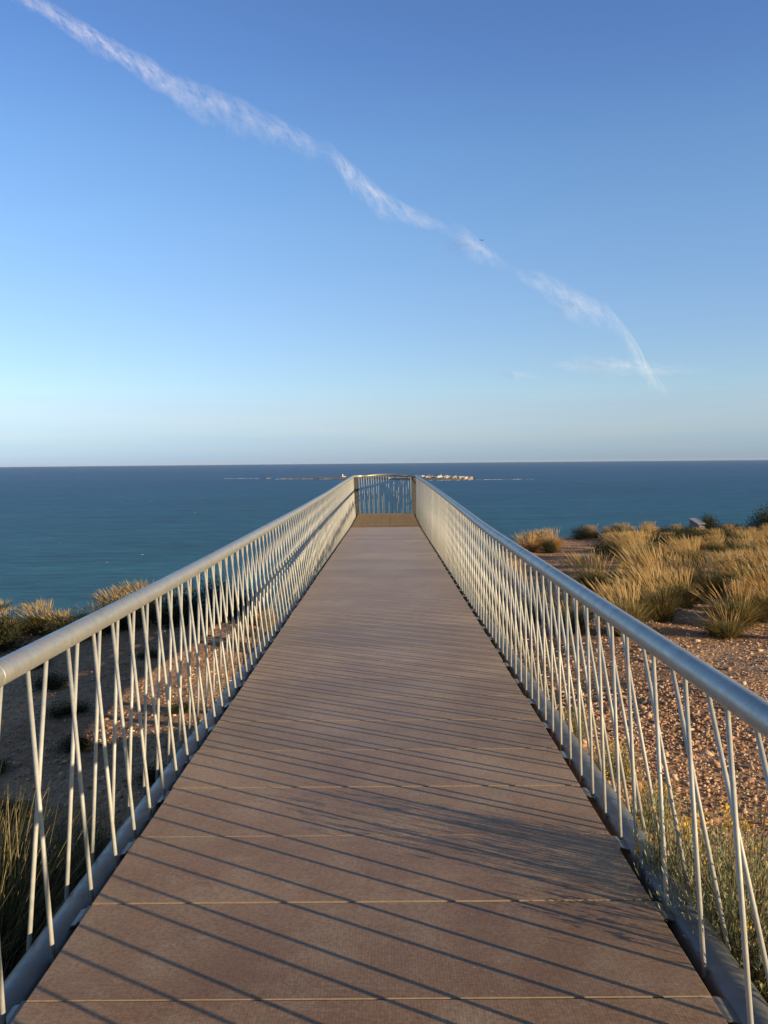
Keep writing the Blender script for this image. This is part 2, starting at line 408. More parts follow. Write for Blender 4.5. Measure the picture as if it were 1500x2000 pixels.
# joist below every seam: tan packing strip then steel beam
for i, s in enumerate(seams):
    z = deckz(s) - .024
    o = MB().box((0, 0, 0), (WD - .06, .05, .010)).build('packing_strip', M['beam']); o.location = (XC, s, z - .009); to_local(o, walk)
    o = MB().box((0, 0, 0), (WD - .02, .06, .10)).build('cross_beam', M['beam']); o.location = (XC, s, z - .064); to_local(o, walk)
for xx in (XC - .55, XC + .55):
    mb = MB(); mb.poly([(xx - .05, -1.7, deckz(-1.7) - .32), (xx + .05, -1.7, deckz(-1.7) - .32), (xx + .05, 24.8, -.70), (xx - .05, 24.8, -.70),
                        (xx - .05, -1.7, deckz(-1.7) - .14), (xx + .05, -1.7, deckz(-1.7) - .14), (xx + .05, 24.8, -.525), (xx - .05, 24.8, -.525),
                        (xx - .05, 31.0, -.68), (xx + .05, 31.0, -.68), (xx + .05, 31.0, -.50), (xx - .05, 31.0, -.50)],
                       [(0, 3, 2, 1), (4, 5, 6, 7), (0, 1, 5, 4), (1, 2, 6, 5), (3, 0, 4, 7), (3, 2, 9, 8), (7, 6, 10, 11), (2, 6, 10, 9), (3, 8, 11, 7), (8, 9, 10, 11)])
    o = mb.build('long_beam', M['beam']); to_local(o, walk)
# end platform: open grating panels
E0, E1 = 24.83, 31.05
npan = 5; pl = (E1 - E0) / npan
for k in range(npan):
    a = E0 + k * pl; mb = MB()
    nb = 52
    for i in range(nb):
        mb.box((-WD / 2 + .015 + (WD - .03) * i / (nb - 1), 0, -.016), (.006, pl - .02, .030))
    nc = 30
    for i in range(nc):
        mb.box((0, -pl / 2 + .012 + (pl - .03) * i / (nc - 1), -.0155), (WD, .006, .024))
    mb.box((0, -pl / 2 + .006, -.016), (WD + .004, .012, .036)); mb.box((0, pl / 2 - .006, -.016), (WD + .004, .012, .036))
    o = mb.build('grating_panel', M['grate']); o.location = (XC, a + pl / 2, deckz(a + pl / 2)); to_local(o, walk)
    o = MB().box((0, 0, 0), (WD - .02, .06, .10)).build('cross_beam', M['beam']); o.location = (XC, a + .05, deckz(a) - .09); to_local(o, walk)
# legs standing on the rock below the first half of the walkway
for yy in (3.6, 8.0, 12.2, 15.5):
    for xx in (XC - .55, XC + .55):
        gz = float(terr(xx, yy)); top = deckz(yy) - .33
        o = MB().tube([(0, 0, -.3), (0, 0, max(top - gz, .12))], .06, 12).build('support_post', M['beam'], smooth=True)
        o.location = (xx, yy, gz); to_local(o, walk)

# ------------------------------------------------------------------ railings
LY = [-1.7, 2.66, 4, 5.6, 9, 13, 18, 23, 30.2]; LZ = [.856, .844, .832, .823, .826, .828, .860, .925, .995]
RY = [-1.7, 2.3, 6, 9, 12, 16.7, 22, 30.2]; RZ = [.812, .808, .804, .806, .843, .897, .945, .995]
def smooth_interp(Y, Z, y):
    s = 0; w = 0
    for k in range(-4, 5):
        g = math.exp(-(k / 2.2) ** 2); s += g * np.interp(y + k * .45, Y, Z); w += g
    return float(s / w)
railz = {-1: lambda y: smooth_interp(LY, LZ, y), 1: lambda y: smooth_interp(RY, RZ, y)}
railx = {-1: lambda y: -1.272 + .0048 * max(y - 15, 0), 1: lambda y: 1.03 - .0012 * max(y - 15, 0)}
footx = {-1: -1.17, 1: 1.05}
TR = .075; HR = .0425; YEND = 30.55
ROD = MB().tube([(0, 0, 0), (0, 0, 1)], (.0080), 10, caps=True).mesh('baluster', M['rod'], smooth=True)
def rod(parent, p, q):
    p = Vector(p); q = Vector(q); d = q - p
    o = bpy.data.objects.new('baluster', ROD); COL.objects.link(o)
    o.location = p; o.rotation_euler = d.to_track_quat('Z', 'Y').to_euler(); o.scale = (1, 1, d.length)
    return to_local(o, parent)
def ring(parent, p, d, r):
    d = Vector(d).normalized() * .006
    p = Vector(p)
    o = MB().tube([p - d, p - d * .6, p + d * .6, p + d], [r - .001, r + .0018, r + .0018, r - .001], 24, caps=False).build('weld_ring', M['galv'], smooth=True)
    to_local(o, parent)
labels = {-1: 'long galvanised railing on the left of the walkway, crossing rods lit by the sun',
          1: 'long galvanised railing on the right of the walkway, handrail blue with sky'}
rails = {}
for sd_ in (-1, 1):
    root = empty('railing', (footx[sd_], 1.5, deckz(1.5) - .1)); rails[sd_] = root
    tag(root, labels[sd_], 'railing')
    ys = list(np.arange(-1.7, 30.2, .4)) + [30.2]
    o = MB().tube([(railx[sd_](y), y, railz[sd_](y)) for y in ys], HR, 32).build('handrail', M['galv'], smooth=True); to_local(o, root)
    ys2 = list(np.arange(-1.7, 30.6, .8)) + [31.0]
    tz = lambda y: deckz(y) - (.120 if sd_ < 0 else .098)
    o = MB().tube([(footx[sd_], y, tz(y)) for y in ys2], TR, 28).build('lower_tube', M['tube'], smooth=True); to_local(o, root)
    for y in ((2.72, 8.9, 14.9, 20.9, 26.8) if sd_ < 0 else (0.6, 6.5, 12.1, 18.0, 24.0)):
        ring(root, (railx[sd_](y), y, railz[sd_](y)), (0, 1, (railz[sd_](y + .1) - railz[sd_](y - .1)) / .2), HR)
    # two rows of rods, inner and outer, crossing each other
    # wide spacing on the first stretch, closer from about 3.5 m on
    base = [2.71, 3.08, 3.38] if sd_ < 0 else [2.61, 2.975, 3.34]
    b0 = base[0]
    while b0 > -1.3: b0 -= .36; base.insert(0, b0)
    while base[-1] < 29.75: base.append(base[-1] + .25)
    for q_, yb0 in enumerate(base[:-1]):
        sp = base[q_ + 1] - yb0
        for inner in (True, False):
            lean = .265 if sd_ < 0 else .335
            if inner: yb, yt = yb0, yb0 + lean
            else: yb, yt = yb0 + (.36 if sd_ < 0 else .42) * sp, yb0 + lean + .48 * sp
            yb += random.uniform(-.008, .008); yt += random.uniform(-.010, .010)
            if yt > 30.15: continue
            s_in = -sd_
            off = TR * .90 * (s_in if inner else -s_in)
            xt = railx[sd_](yt) + (.004 * s_in if inner else -.004 * s_in)
            rod(root, (footx[sd_] + off, yb, tz(yb) + .030), (xt, yt, railz[sd_](yt) - HR * .85))
    # bracket plates between deck beams and tube
    for s in seams:
        if s < -1.4: continue
        x0 = XL if sd_ < 0 else XR; z = deckz(s) - .030
        x1 = footx[sd_] - sd_ * TR * .80
        mb = MB(); t = .006; hw = .055
        P = [(x0 - sd_ * .02, z - .012), (x0 + sd_ * .035, z - .010), (x1 - sd_ * .004, z - .020), (x1 + sd_ * .016, z - .026)]
        pts = []
        for (px, pz) in P:
            for (yy, zz) in ((-hw, 0), (hw, 0), (hw, t), (-hw, t)): pts.append((px, yy + s, pz + zz))
        fs = []
        for k in range(len(P) - 1):
            for q in range(4):
                a = k * 4 + q; b = k * 4 + (q + 1) % 4; fs.append((a, b, b + 4, a + 4))
        fs += [(0, 1, 2, 3), tuple(len(pts) - 4 + q for q in (3, 2, 1, 0))]
        o = mb.poly(pts, fs).build('bracket', M['tube']); to_local(o, root)

# end railing across the seaward end, gently bowed
endr = empty('railing', (XC, 31.0, -.45)); tag(endr, 'short railing closing the seaward end of the walkway, bowed outward at the middle', 'railing')
xl, xr = railx[-1](30.2), railx[1](30.2); zc = .995
path = []
for k in range(0, 9):
    a = k / 8 * pi / 2; path.append((xl + .45 * (1 - cos(a)), 30.2 + .45 * sin(a), zc + .012 * k / 8))
for t in np.linspace(.08, .92, 15):
    path.append((xl + .45 + t * (xr - xl - .9), 30.65 + .22 * sin(pi * t), zc + .012 + .035 * sin(pi * t)))
for k in range(8, -1, -1):
    a = k / 8 * pi / 2; path.append((xr - .45 * (1 - cos(a)), 30.2 + .45 * sin(a), zc + .012 * k / 8))
o = MB().tube(path, HR, 28).build('handrail', M['galv'], smooth=True); to_local(o, endr)
lp = [(footx[-1], 31.0 + TR, deckz(31) - .098), (footx[-1] + .3, 31.18, deckz(31) - .098), (XC, 31.24, deckz(31) - .098), (footx[1] - .3, 31.18, deckz(31) - .098), (footx[1], 31.0 + TR, deckz(31) - .098)]
o = MB().tube(lp, TR, 24).build('lower_tube', M['tube'], smooth=True); to_local(o, endr)
pa = np.array(path); 
seg = np.concatenate([[0], np.cumsum(np.linalg.norm(np.diff(pa, axis=0), axis=1))])
def at_path(s): return [float(np.interp(s, seg, pa[:, k])) for k in range(3)]
for i in range(30):
    s = (i + .5) / 30 * seg[-1]; p = at_path(s)
    fr = min(max((p[0] - xl) / (xr - xl), 0), 1)
    fx = footx[-1] + .03 + fr * (footx[1] - footx[-1] - .06) + (.022 if i % 2 else -.022)
    rod(endr, (fx, 31.16 + .07 * sin(pi * fr) + (.05 if i % 2 else -.05), deckz(31) - .06), (p[0], p[1], p[2] - HR * .85))
# flat corner posts
for sgn in (-1, 1):
    xx = (footx[sgn]); 
    top = (railx[sgn](30) + 0, 30.32, zc - .03); bot = (xx - sgn * .02, 30.95, deckz(31) - .10)
    mb = MB(); w = .075; t = .012
    pts = []
    for (p, ww) in ((bot, w), (top, w * 1.25)):
        for dx, dy in ((-ww, -t), (ww, -t), (ww, t), (-ww, t)): pts.append((p[0] - sgn * .07 + dx, p[1] + dy, p[2]))
    mb.poly(pts, [(0, 3, 2, 1), (4, 5, 6, 7), (0, 1, 5, 4), (1, 2, 6, 5), (2, 3, 7, 6), (3, 0, 4, 7)])
    o = mb.build('corner_post', M['tube']); to_local(o, endr)

# ------------------------------------------------------------------ loose stones (uncountable)
ICO_V = None
import bmesh
bm = bmesh.new(); bmesh.ops.create_icosphere(bm, subdivisions=1, radius=1); bm.verts.ensure_lookup_table()
ICO_V = np.array([v.co[:] for v in bm.verts]); ICO_F = np.array([[v.index for v in f.verts] for f in bm.faces]); bm.free()
def stones(name, X, Y, size, label, mat, flat=.6):
    n = len(X); s = size[:, None, None]
    jit = RNG.uniform(.45, 1.3, (n, 12, 1)); v = ICO_V[None] * jit
    v = v * np.stack([RNG.uniform(.7, 1.6, n), RNG.uniform(.6, 1.1, n), RNG.uniform(flat * .6, flat * 1.25, n)], -1)[:, None, :]
    a = RNG.uniform(0, 2 * pi, n); ca, sa = np.cos(a)[:, None], np.sin(a)[:, None]
    tl = RNG.uniform(-.5, .5, n)[:, None]
    x = v[..., 0] * ca - v[..., 1] * sa; y = v[..., 0] * sa + v[..., 1] * ca; z = v[..., 2] + x * tl * .5
    v = np.stack([x, y, z], -1) * s
    zz = terr(X, Y); v += np.stack([X, Y, zz + size * flat * .35], -1)[:, None, :]
    F_ = (ICO_F[None] + (np.arange(n) * 12)[:, None, None]).reshape(-1, 3)
    o = link(name, mesh_np(name, v.reshape(-1, 3), F_, mat)); tag(o, label, 'gravel', kind='stuff'); return o
def scatter(n, x0, x1, y0, y1, pw=1.0):
    return RNG.uniform(x0, x1, n), y0 + (y1 - y0) * RNG.random(n) ** pw
xs, ys_ = [], []
for args in ((40000, 1.0, 6.5, 1.2, 8), (26000, 1.0, 10, 6, 14.5), (3500, -1.1, 1.1, 2, 16), (8500, -6, -1.0, 2, 9), (9500, -7, -1.0, 8, 16.5)):
    a, b = scatter(*args); xs.append(a); ys_.append(b)
X = np.concatenate(xs); Y = np.concatenate(ys_)
cl = fnoise(X, Y, 77, 3, .9); keep = (RNG.random(len(X)) < .85 + .5 * cl); X, Y = X[keep], Y[keep]
sz = .006 + .0145 * RNG.random(len(X)) ** 2.2 + np.where(RNG.random(len(X)) < .02, RNG.uniform(.01, .03, len(X)), 0)
sz *= np.clip(.85 + (Y - 3) * .035, .8, 1.35)
stones('gravel', X, Y, sz, 'reddish broken stones scattered over the ground beside the walkway', M['stone'])
a, b = scatter(4500, 3, 16, 13, 36)
sz = .008 + .022 * RNG.random(len(a)) ** 3
stones('gravel', a, b, sz, 'pale pebbles strewn along the far sandy path', M['stone'])

# ------------------------------------------------------------------ vegetation builders
def blades(n, length, spread, width, base_r, lean=(-.12, 0), segs=4, droop=.35, seed=0, up=1.0, lvar=.35):
    r = np.random.default_rng(seed)
    a = r.uniform(0, 2 * pi, n); rr = base_r * np.sqrt(r.random(n))
    bx, by = rr * np.cos(a), rr * np.sin(a)
    a2 = a + r.normal(0, .5, n); L = length * (1 - lvar * r.random(n)); out = spread * (.1 + r.random(n) ** 1.2)
    dx = np.cos(a2) * out + lean[0] + r.normal(0, .05, n); dy = np.sin(a2) * out + lean[1] + r.normal(0, .05, n)
    w = width * r.uniform(.7, 1.2, n); wa = r.uniform(0, pi, n); wx, wy = np.cos(wa), np.sin(wa)
    V = np.zeros((n, (segs + 1) * 2, 3))
    curl = r.uniform(.4, 1.6, n) * droop
    for k in range(segs + 1):
        t = k / segs
        px = bx + dx * L * (t * .55 + t * t * .6); py = by + dy * L * (t * .55 + t * t * .6)
        pz = up * L * (t - curl * np.hypot(dx, dy) * t * t * .9)
        ww = w * (1 - .8 * t ** 1.5) / 2
        V[:, 2 * k] = np.stack([px - wx * ww, py - wy * ww, pz], -1); V[:, 2 * k + 1] = np.stack([px + wx * ww, py + wy * ww, pz], -1)
    q = np.array([[2 * k, 2 * k + 1, 2 * k + 3, 2 * k + 2] for k in range(segs)])
    Fq = (q[None] + (np.arange(n) * (segs + 1) * 2)[:, None, None]).reshape(-1, 4)
    tips = V[:, -2:].mean(1)
    return V.reshape(-1, 3), Fq, V

def heads(n, length, spread, base_r, lean, seed, hw=.0075, hl=.20):
    """stalks topped with feathery seed heads: thin blade, then a spindle of crossed quads"""
    V, Fq, VV = blades(n, length, spread, .0045, base_r, lean, 5, .22, seed, 1.0, .3)
    base = len(V); tip = VV[:, -2:].mean(1); prev = VV[:, -4:-2].mean(1); d = tip - prev; d /= np.linalg.norm(d, axis=1)[:, None] + 1e-9
    r = np.random.default_rng(seed + 5)
    nv = []; nf = []
    for j in range(3):
        a = j * pi / 3; side = np.stack([np.full(n, cos(a)), np.full(n, sin(a)), np.zeros(n)], -1) * hw
        L = hl * r.uniform(.7, 1.2, n)[:, None]
        q = np.stack([tip - d * L * .35, tip + d * L * .1 + side, tip + d * L * .9, tip + d * L * .1 - side], 1)
        nv.append(q.reshape(-1, 3)); nf.append(np.arange(n * 4).reshape(n, 4) + base + j * n * 4)
    return np.concatenate([V] + nv), np.concatenate([Fq] + nf)

def tussock_mesh(seed, nb=900, L=.62, spread=.55, lean=(-.15, .05), nh=60, HL=.85, mat='blade', r=.16, w=.006):
    V, Fq, _ = blades(nb, L, spread, w, r, lean, 4, .5, seed)
    V2, F2, _ = blades(nb // 3, L * .7, spread * 1.5, w, r * 1.2, lean, 4, .9, seed + 1)      # skirt
    F2 = F2 + len(V); V = np.concatenate([V, V2]); Fq = np.concatenate([Fq, F2])
    a = mesh_np('esparto_tussock', V, Fq, M[mat])
    b = None
    if nh:
        hv, hf = heads(nh, HL, spread * .55, r * .8, (lean[0] * 1.8, lean[1]), seed + 2)
        b = mesh_np('seed_stalks', hv, hf, M['straw'])
    return a, b

def leafy(seed, R=.4, H=.4, nleaf=5000, ls=.022, lw=.4, mat='dark', clumps=30, stems=34, open_=.5):
    """low shrub: stems fanning out, leaves gathered round their ends in clumps"""
    r = np.random.default_rng(seed)
    a = r.uniform(0, 2 * pi, clumps); el = np.arcsin(r.random(clumps) ** .8); rad = r.uniform(.62, 1.0, clumps)
    cx = np.cos(a) * np.cos(el) * R * rad; cy = np.sin(a) * np.cos(el) * R * rad; cz = np.sin(el) * H * rad * r.uniform(.8, 1.15, clumps) + .05
    k = r.integers(0, clumps, nleaf); t = 1 - (r.random(nleaf) ** 1.6) * .75
    s = open_ * R * .42
    P = np.stack([cx[k] * t, cy[k] * t, cz[k] * t], -1) + r.normal(0, s, (nleaf, 3)) * np.array([1, 1, .75]) * (.35 + .65 * t[:, None])
    P[:, 2] = np.abs(P[:, 2])
    d = P / (np.linalg.norm(P, axis=1)[:, None] + 1e-6) + r.normal(0, .55, (nleaf, 3)) + np.array([0, 0, .5]); d /= np.linalg.norm(d, axis=1)[:, None]
    sd = np.cross(d, r.normal(0, 1, (nleaf, 3))); sd /= np.linalg.norm(sd, axis=1)[:, None] + 1e-6
    l = ls * r.uniform(.6, 1.4, nleaf)[:, None]; w = l * lw * .5
    q = np.stack([P, P + d * l * .5 + sd * w, P + d * l, P + d * l * .5 - sd * w], 1)
    fol = mesh_np('foliage', q.reshape(-1, 3), np.arange(nleaf * 4).reshape(-1, 4), M[mat])
    mb = MB()
    for i in range(min(stems, clumps)):
        mb.tube([(0, 0, -.02), (cx[i] * .45 + r.normal(0, .01), cy[i] * .45, cz[i] * .5), (cx[i], cy[i], cz[i])], [.007, .004, .002], 4, caps=False)
    return fol, mb.mesh('stems', M['stem'])

TV = [tussock_mesh(100 + 10 * i, L=l, spread=s, lean=ln, nh=h, HL=hl, mat=m_, nb=nb) for i, (l, s, ln, h, hl, m_, nb) in enumerate([
    (.62, .62, (-.13, .05), 130, .76, 'blade', 1900), (.55, .80, (-.10, .0), 60, .68, 'blade', 1900), (.66, .60, (-.18, -.05), 160, .84, 'blade', 1900),
    (.46, .95, (-.08, .05), 22, .56, 'blade', 1800), (.55, .62, (-.16, .0), 120, .64, 'russet', 1300), (.44, .75, (-.05, .0), 60, .48, 'russet', 1200)])]
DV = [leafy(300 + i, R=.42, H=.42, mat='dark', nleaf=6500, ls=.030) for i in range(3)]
def tussock(x, y, v, s, label, group, rz=None, sz=None):
    a, b = TV[v]; z = float(terr(x, y)) - .02
    o = link('esparto_tussock', a, None, (x, y, z), (0, 0, random.uniform(-.6, .6) if rz is None else rz), (s, s, sz or s * random.uniform(.80, .97)))
    tag(o, label, 'grass tussock', group)
    if b: link('seed_stalks', b, o)
    return o
def shrub(x, y, v, s, label, group=None, sz=None, vs=DV, dz=-.03, cat='shrub', name='low_shrub'):
    f, st = vs[v % len(vs)]
    e = empty(name, (x, y, float(terr(x, y)) + dz)); e.scale = (s, s, sz or s); e.rotation_euler.z = random.uniform(0, 6)
    link('foliage', f, e); link('stems', st, e); tag(e, label, cat, group); return e

# --- placed by hand where the photograph shows them
RT = 'grass tussocks right of the walkway'
T = tussock
T(2.95, 10.6, 0, 0.92, 'golden seeded tussock nearest the right handrail, at the edge of the gravel', RT)
T(3.65, 11.6, 2, 1.01, 'tall green-gold tussock just behind the one nearest the right handrail', RT)
T(4.55, 11.2, 1, 1.01, 'wide drooping tussock at the front edge of the gravel, right of the rail tussock', RT)
T(5.25, 11.6, 2, 1.06, 'bright seeded tussock at the right border of the photo above the gravel', RT)
T(4.1, 10.4, 3, .75, 'small low green tussock at the front on bare gravel', RT)
T(4.75, 10.2, 5, .55, 'small pale brown tuft on the gravel in front of the big tussocks', RT)
T(3.45, 14.2, 0, 1.05, 'tussock with pale straw heads just right of the sandy path', RT)
T(4.3, 13.6, 2, 1.06, 'thick tussock between the path edge tussock and the drooping ones', RT)
T(5.3, 14.2, 1, 1.01, 'broad green tussock behind the bright seeded one', RT)
T(6.3, 13.8, 2, 0.97, 'golden tussock cut by the right border of the photo', RT)
T(5.0, 17.0, 2, 1.06, 'large golden tussock at mid distance in front of the dark shrub', RT)
T(6.2, 17.6, 0, 1.06, 'large tussock right of the mid distance golden one', RT)
T(2.15, 12.4, 3, .9, 'green tussock seen through the rods of the right railing', RT)
T(2.3, 10.9, 1, .8, 'dark tussock low behind the right railing rods near the gravel', RT)
T(1.95, 15.2, 3, .8, 'farther green tussock seen through the right railing', RT)
T(2.6, 17.4, 4, .7, 'russet tuft seen through the right railing beside the path', RT)
T(3.75, 23.0, 5, 1.1, 'rounded brown tussock at the cliff edge left of the sandy path', RT)
T(4.5, 23.4, 4, 1.0, 'larger rounded brown tussock touching the sandy path at the cliff edge', RT)
T(4.15, 24.0, 5, 1.1, 'brown tussock behind the two rounded ones at the cliff edge', RT)
T(6.75, 28.2, 4, .8, 'russet tussock right of the path head on the skyline', RT)
T(7.9, 28.6, 0, .72, 'golden tussock on the skyline beside the russet one', RT)
T(8.9, 29.0, 4, .8, 'tall russet and gold tussock standing highest on the skyline', RT)
shrub(5.35, 20.6, 0, 1.25, 'dark rounded shrub at the right side of the sandy path', sz=1.35)
shrub(4.25, 22.6, 1, .6, 'small dark shrub in front of the rounded brown tussocks', sz=.8)
shrub(6.2, 27.4, 2, .9, 'dark low shrub at the head of the sandy path')
shrub(8.6, 26.0, 0, 1.2, 'wide dark shrub among the gold tussocks below the skyline', sz=1.3)
shrub(11.25, 30.1, 1, 1.0, 'dark rounded bush right behind the grey plinth', sz=1.45)
shrub(13.25, 29.8, 2, 1.7, 'big dark green bush at the right border on the skyline', sz=1.95)
shrub(7.3, 22.0, 1, 1.2, 'dark shrub half hidden between golden tussocks at mid distance')
shrub(8.8, 24.5, 2, 1.2, 'second dark shrub farther up the golden slope')
# --- the rest of the grassy slope
def near_path(x, y):
    px = np.interp(y, [13, 17, 22, 28, 31], [2.6, 3.6, 4.9, 6.3, 6.4]); w = np.interp(y, [13, 20, 28, 31], [.9, 1.25, .75, .6])
    return abs(x - px) < w
placed = [(o.location.x, o.location.y) for o in S.objects if o.name.startswith(('esparto', 'low_shrub'))]
cnt = 0
for y0, y1, n, mind in ((12.3, 16, 17, .70), (16, 24, 38, .95), (24, 32, 105, .62)):
    k = 0; tries = 0
    while k < n and tries < 4000:
        tries += 1
        y = random.uniform(y0, y1); x = random.uniform(.17 * y + (1.6 if y < 24 else 2.2), .50 * y + 1.5)
        if near_path(x, y): continue
        if any((x - a) ** 2 + (y - b) ** 2 < mind ** 2 for a, b in placed): continue
        if y > np.interp(x, EX, EY) + .2: continue
        placed.append((x, y)); k += 1
        v = random.choice([0, 1, 2, 2, 0, 3, 4, 5] if y < 24 else [0, 1, 2, 4, 4, 5, 3])
        zone = 'front' if y < 16 else 'near middle' if y < 20 else 'middle' if y < 24 else 'upper' if y < 28 else 'far' if y < 32 else 'skyline'
        fx = (x / y - .17) / .33; side = 'on the path side' if fx < .33 else 'at mid width' if fx < .68 else 'toward the right border'
        kind = {0: 'golden green', 1: 'green', 2: 'tall golden', 3: 'low green', 4: 'russet', 5: 'low brown'}[v]
        T(x, y, v, random.uniform(.6, 1.15) * (.88 if y < 20 else .72 if y < 25 else .56), f'{kind} tussock, {zone} row of the right slope, {side}', f'{kind} tussocks, {zone} row, {side}')
for i in range(34):
    y = random.uniform(13, 32); x = random.uniform(.22 * y, .48 * y)
    if near_path(x, y) : continue
    shrub(x, y, i, random.uniform(.7, 1.3), f'low dark shrub among the tussocks of the right slope, {"near its front" if y < 19 else "halfway up" if y < 26 else "near the skyline"}', 'dark shrubs ' + ("near the front" if y < 19 else "halfway up" if y < 26 else "near the skyline") + ' of the right slope', sz=random.uniform(.6, 1))

# --- left of the walkway
LT = 'grass tussocks left of the walkway'
T(-6.6, 14.6, 2, 0.82, 'golden tussock at the left border of the photo on the cliff edge', LT)
T(-6.05, 14.9, 0, 0.82, 'golden tussock beside the one at the left border', LT)
T(-5.3, 15.3, 3, 0.82, 'low green tussock in the dip of the left cliff edge', LT)
T(-5.55, 14.6, 1, 0.74, 'green tussock with few straw heads behind the left handrail', LT)
T(-4.95, 15.6, 4, 0.86, 'tall russet tussock left of its taller neighbour above the left handrail', LT)
T(-4.55, 15.8, 4, 1.11, 'tallest russet tussock standing above the left handrail', LT)
T(-4.3, 15.4, 5, 0.82, 'russet tuft just under the tallest one behind the left handrail', LT)
T(-6.9, 14.2, 3, 0.7, 'low green tussock filling the left border of the photo', LT)
T(-5.85, 15.1, 3, 0.75, 'low green tussock between the two golden ones of the left cliff edge', LT)
T(-5.0, 14.9, 5, 0.7, 'low brown tuft between the green and russet tussocks of the left cliff edge', LT)
T(-6.35, 15.0, 5, 0.7, 'low brown tuft behind the golden tussocks at the left border', LT)
T(-4.75, 14.8, 3, 0.8, 'low green tussock in front of the tall russet ones on the left', LT)
T(-2.2, 15.6, 4, .7, 'russet tuft at the cliff edge close beside the walkway', LT)
T(-1.9, 14.9, 5, .6, 'small brown tuft beside the left rail foot at the cliff edge', LT)
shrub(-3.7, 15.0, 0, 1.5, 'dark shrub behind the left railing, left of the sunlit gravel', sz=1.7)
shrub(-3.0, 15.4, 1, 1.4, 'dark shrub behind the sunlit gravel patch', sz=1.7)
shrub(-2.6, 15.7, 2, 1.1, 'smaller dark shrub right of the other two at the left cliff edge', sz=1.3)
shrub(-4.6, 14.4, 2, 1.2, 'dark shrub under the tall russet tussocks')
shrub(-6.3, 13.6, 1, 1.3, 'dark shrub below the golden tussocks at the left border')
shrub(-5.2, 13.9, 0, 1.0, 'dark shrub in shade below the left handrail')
CU = ['widest cushion farthest left', 'small cushion in mid shade', 'smallest cushion near the sunlit patch', 'large cushion below the left cliff edge', 'cushion nearest the walkway on the left', 'cushion tight against the left rail foot', 'front cushion beside the left tube', 'thin cushion between two larger ones', 'cushion under the golden tussocks', 'cushion at the rim of the sunlit gravel']
for i, (x, y, s) in enumerate([(-3.6, 9.5, .6), (-3.0, 8.1, .5), (-2.3, 9.4, .45), (-4.3, 10.8, .7), (-2.9, 6.4, .5), (-1.9, 6.9, .5), (-1.8, 5.3, .5), (-3.6, 7.6, .45), (-5.0, 12, .6), (-3.5, 12.4, .5)]):
    shrub(x, y, i, s, CU[i] + ', dark thyme-like plant on shaded ground', 'cushion plants on the shaded left ground', sz=s * .75)

# near left: long grassy clump reaching up to the deck, lit only at its top
nl = [tussock_mesh(500, nb=3000, L=.84, spread=.62, lean=(-.06, -.05), nh=0, mat='olive', r=.28, w=.005),
      tussock_mesh(510, nb=2400, L=.76, spread=.66, lean=(-.10, .05), nh=0, mat='olive', r=.30, w=.005)]
for i, (x, y, v, s, lab) in enumerate([
    (-1.93, 3.5, 0, 1.30, 'big grey-green grassy clump nearest the camera left of the walkway, top in sun'),
    (-2.3, 4.05, 1, 1.25, 'grassy clump at the left border behind the nearest one'),
    (-1.72, 4.35, 1, .85, 'lower grassy clump beside the left tube, mostly in shade'),
    (-1.62, 2.9, 1, .85, 'dark shaded grassy clump at the bottom left corner')]):
    a, b = nl[v]; o = link('grassy_clump', a, None, (x, y, float(terr(x, y)) - .02), (0, 0, .7 * i), (s, s, s)); tag(o, lab, 'grass')

# near right: grey-green everlasting with yellow heads pressed against the tube
def everlasting(seed, R, H, n):
    fol, st = leafy(seed, R=R, H=H, nleaf=n, ls=.022, lw=.20, mat='greyleaf', clumps=60, stems=60, open_=.55)
    r = np.random.default_rng(seed + 1); mb = MB(); V = []; Fq = []
    mbs = MB()
    for i in range(15):
        a = r.uniform(0, 2 * pi); el = math.asin(r.random() ** .5); x = cos(a) * cos(el) * R * .95; y = sin(a) * cos(el) * R * .95; z = sin(el) * H + .07
        mbs.tube([(x * .6, y * .6, z * .6), (x, y, z)], .0018, 3, caps=False)
        for j in range(14):
            c = Vector((x, y, z)) + Vector(r.normal(0, .010, 3)); d = Vector(r.normal(0, 1, 3)).normalized(); e = d.orthogonal().normalized(); f = d.cross(e); s = .0055
            k = len(V); V += [tuple(c + e * s), tuple(c + f * s), tuple(c - e * s), tuple(c - f * s)]; Fq.append((k, k + 1, k + 2, k + 3))
    return fol, st, mesh_np('flower_heads', V, Fq, M['flower']), mbs.mesh('flower_stalks', M['stem'])
EV = [everlasting(700, .34, .44, 11000), everlasting(720, .30, .36, 9000), everlasting(740, .22, .24, 5000)]
for x, y, v, s, szz, lab in [
    (1.27, 3.0, 0, 1.0, 1.5, 'largest grey-green shrub with yellow heads spilling over the right tube'),
    (1.46, 2.55, 1, 1.15, 1.5, 'grey-green shrub with yellow heads at the right border near the bottom'),
    (1.40, 3.6, 1, .9, 1.1, 'grey-green shrub farther along the right tube behind the largest one'),
    (1.75, 3.15, 0, .9, .95, 'grey-green shrub set back on the gravel behind the largest one'),
    (1.10, 3.32, 2, .62, 1.95, 'small green tuft leaning over the right tube onto the deck edge'),
    (1.38, 4.5, 2, .8, 1.0, 'yellow-flowered tuft against the right tube at mid length'),
    (1.40, 5.3, 2, .8, .9, 'yellow-flowered tuft farther along the right tube'),
    (1.36, 6.3, 2, .7, .8, 'smallest yellowish tuft farthest along the right tube'),
    (1.42, 2.1, 1, .9, 1.2, 'grey-green shrub at the bottom right corner beside the tube')]:
    f, st, fl, fs = EV[v]; e = empty('everlasting_shrub', (x, y, float(terr(x, y)) - .03)); e.scale = (s, s, szz); e.rotation_euler.z = v + x * 7
    link('foliage', f, e); link('stems', st, e); tag(link('flower_heads', fl, e), kind='stuff'); tag(link('flower_stalks', fs, e), kind='stuff'); tag(e, lab, 'shrub')
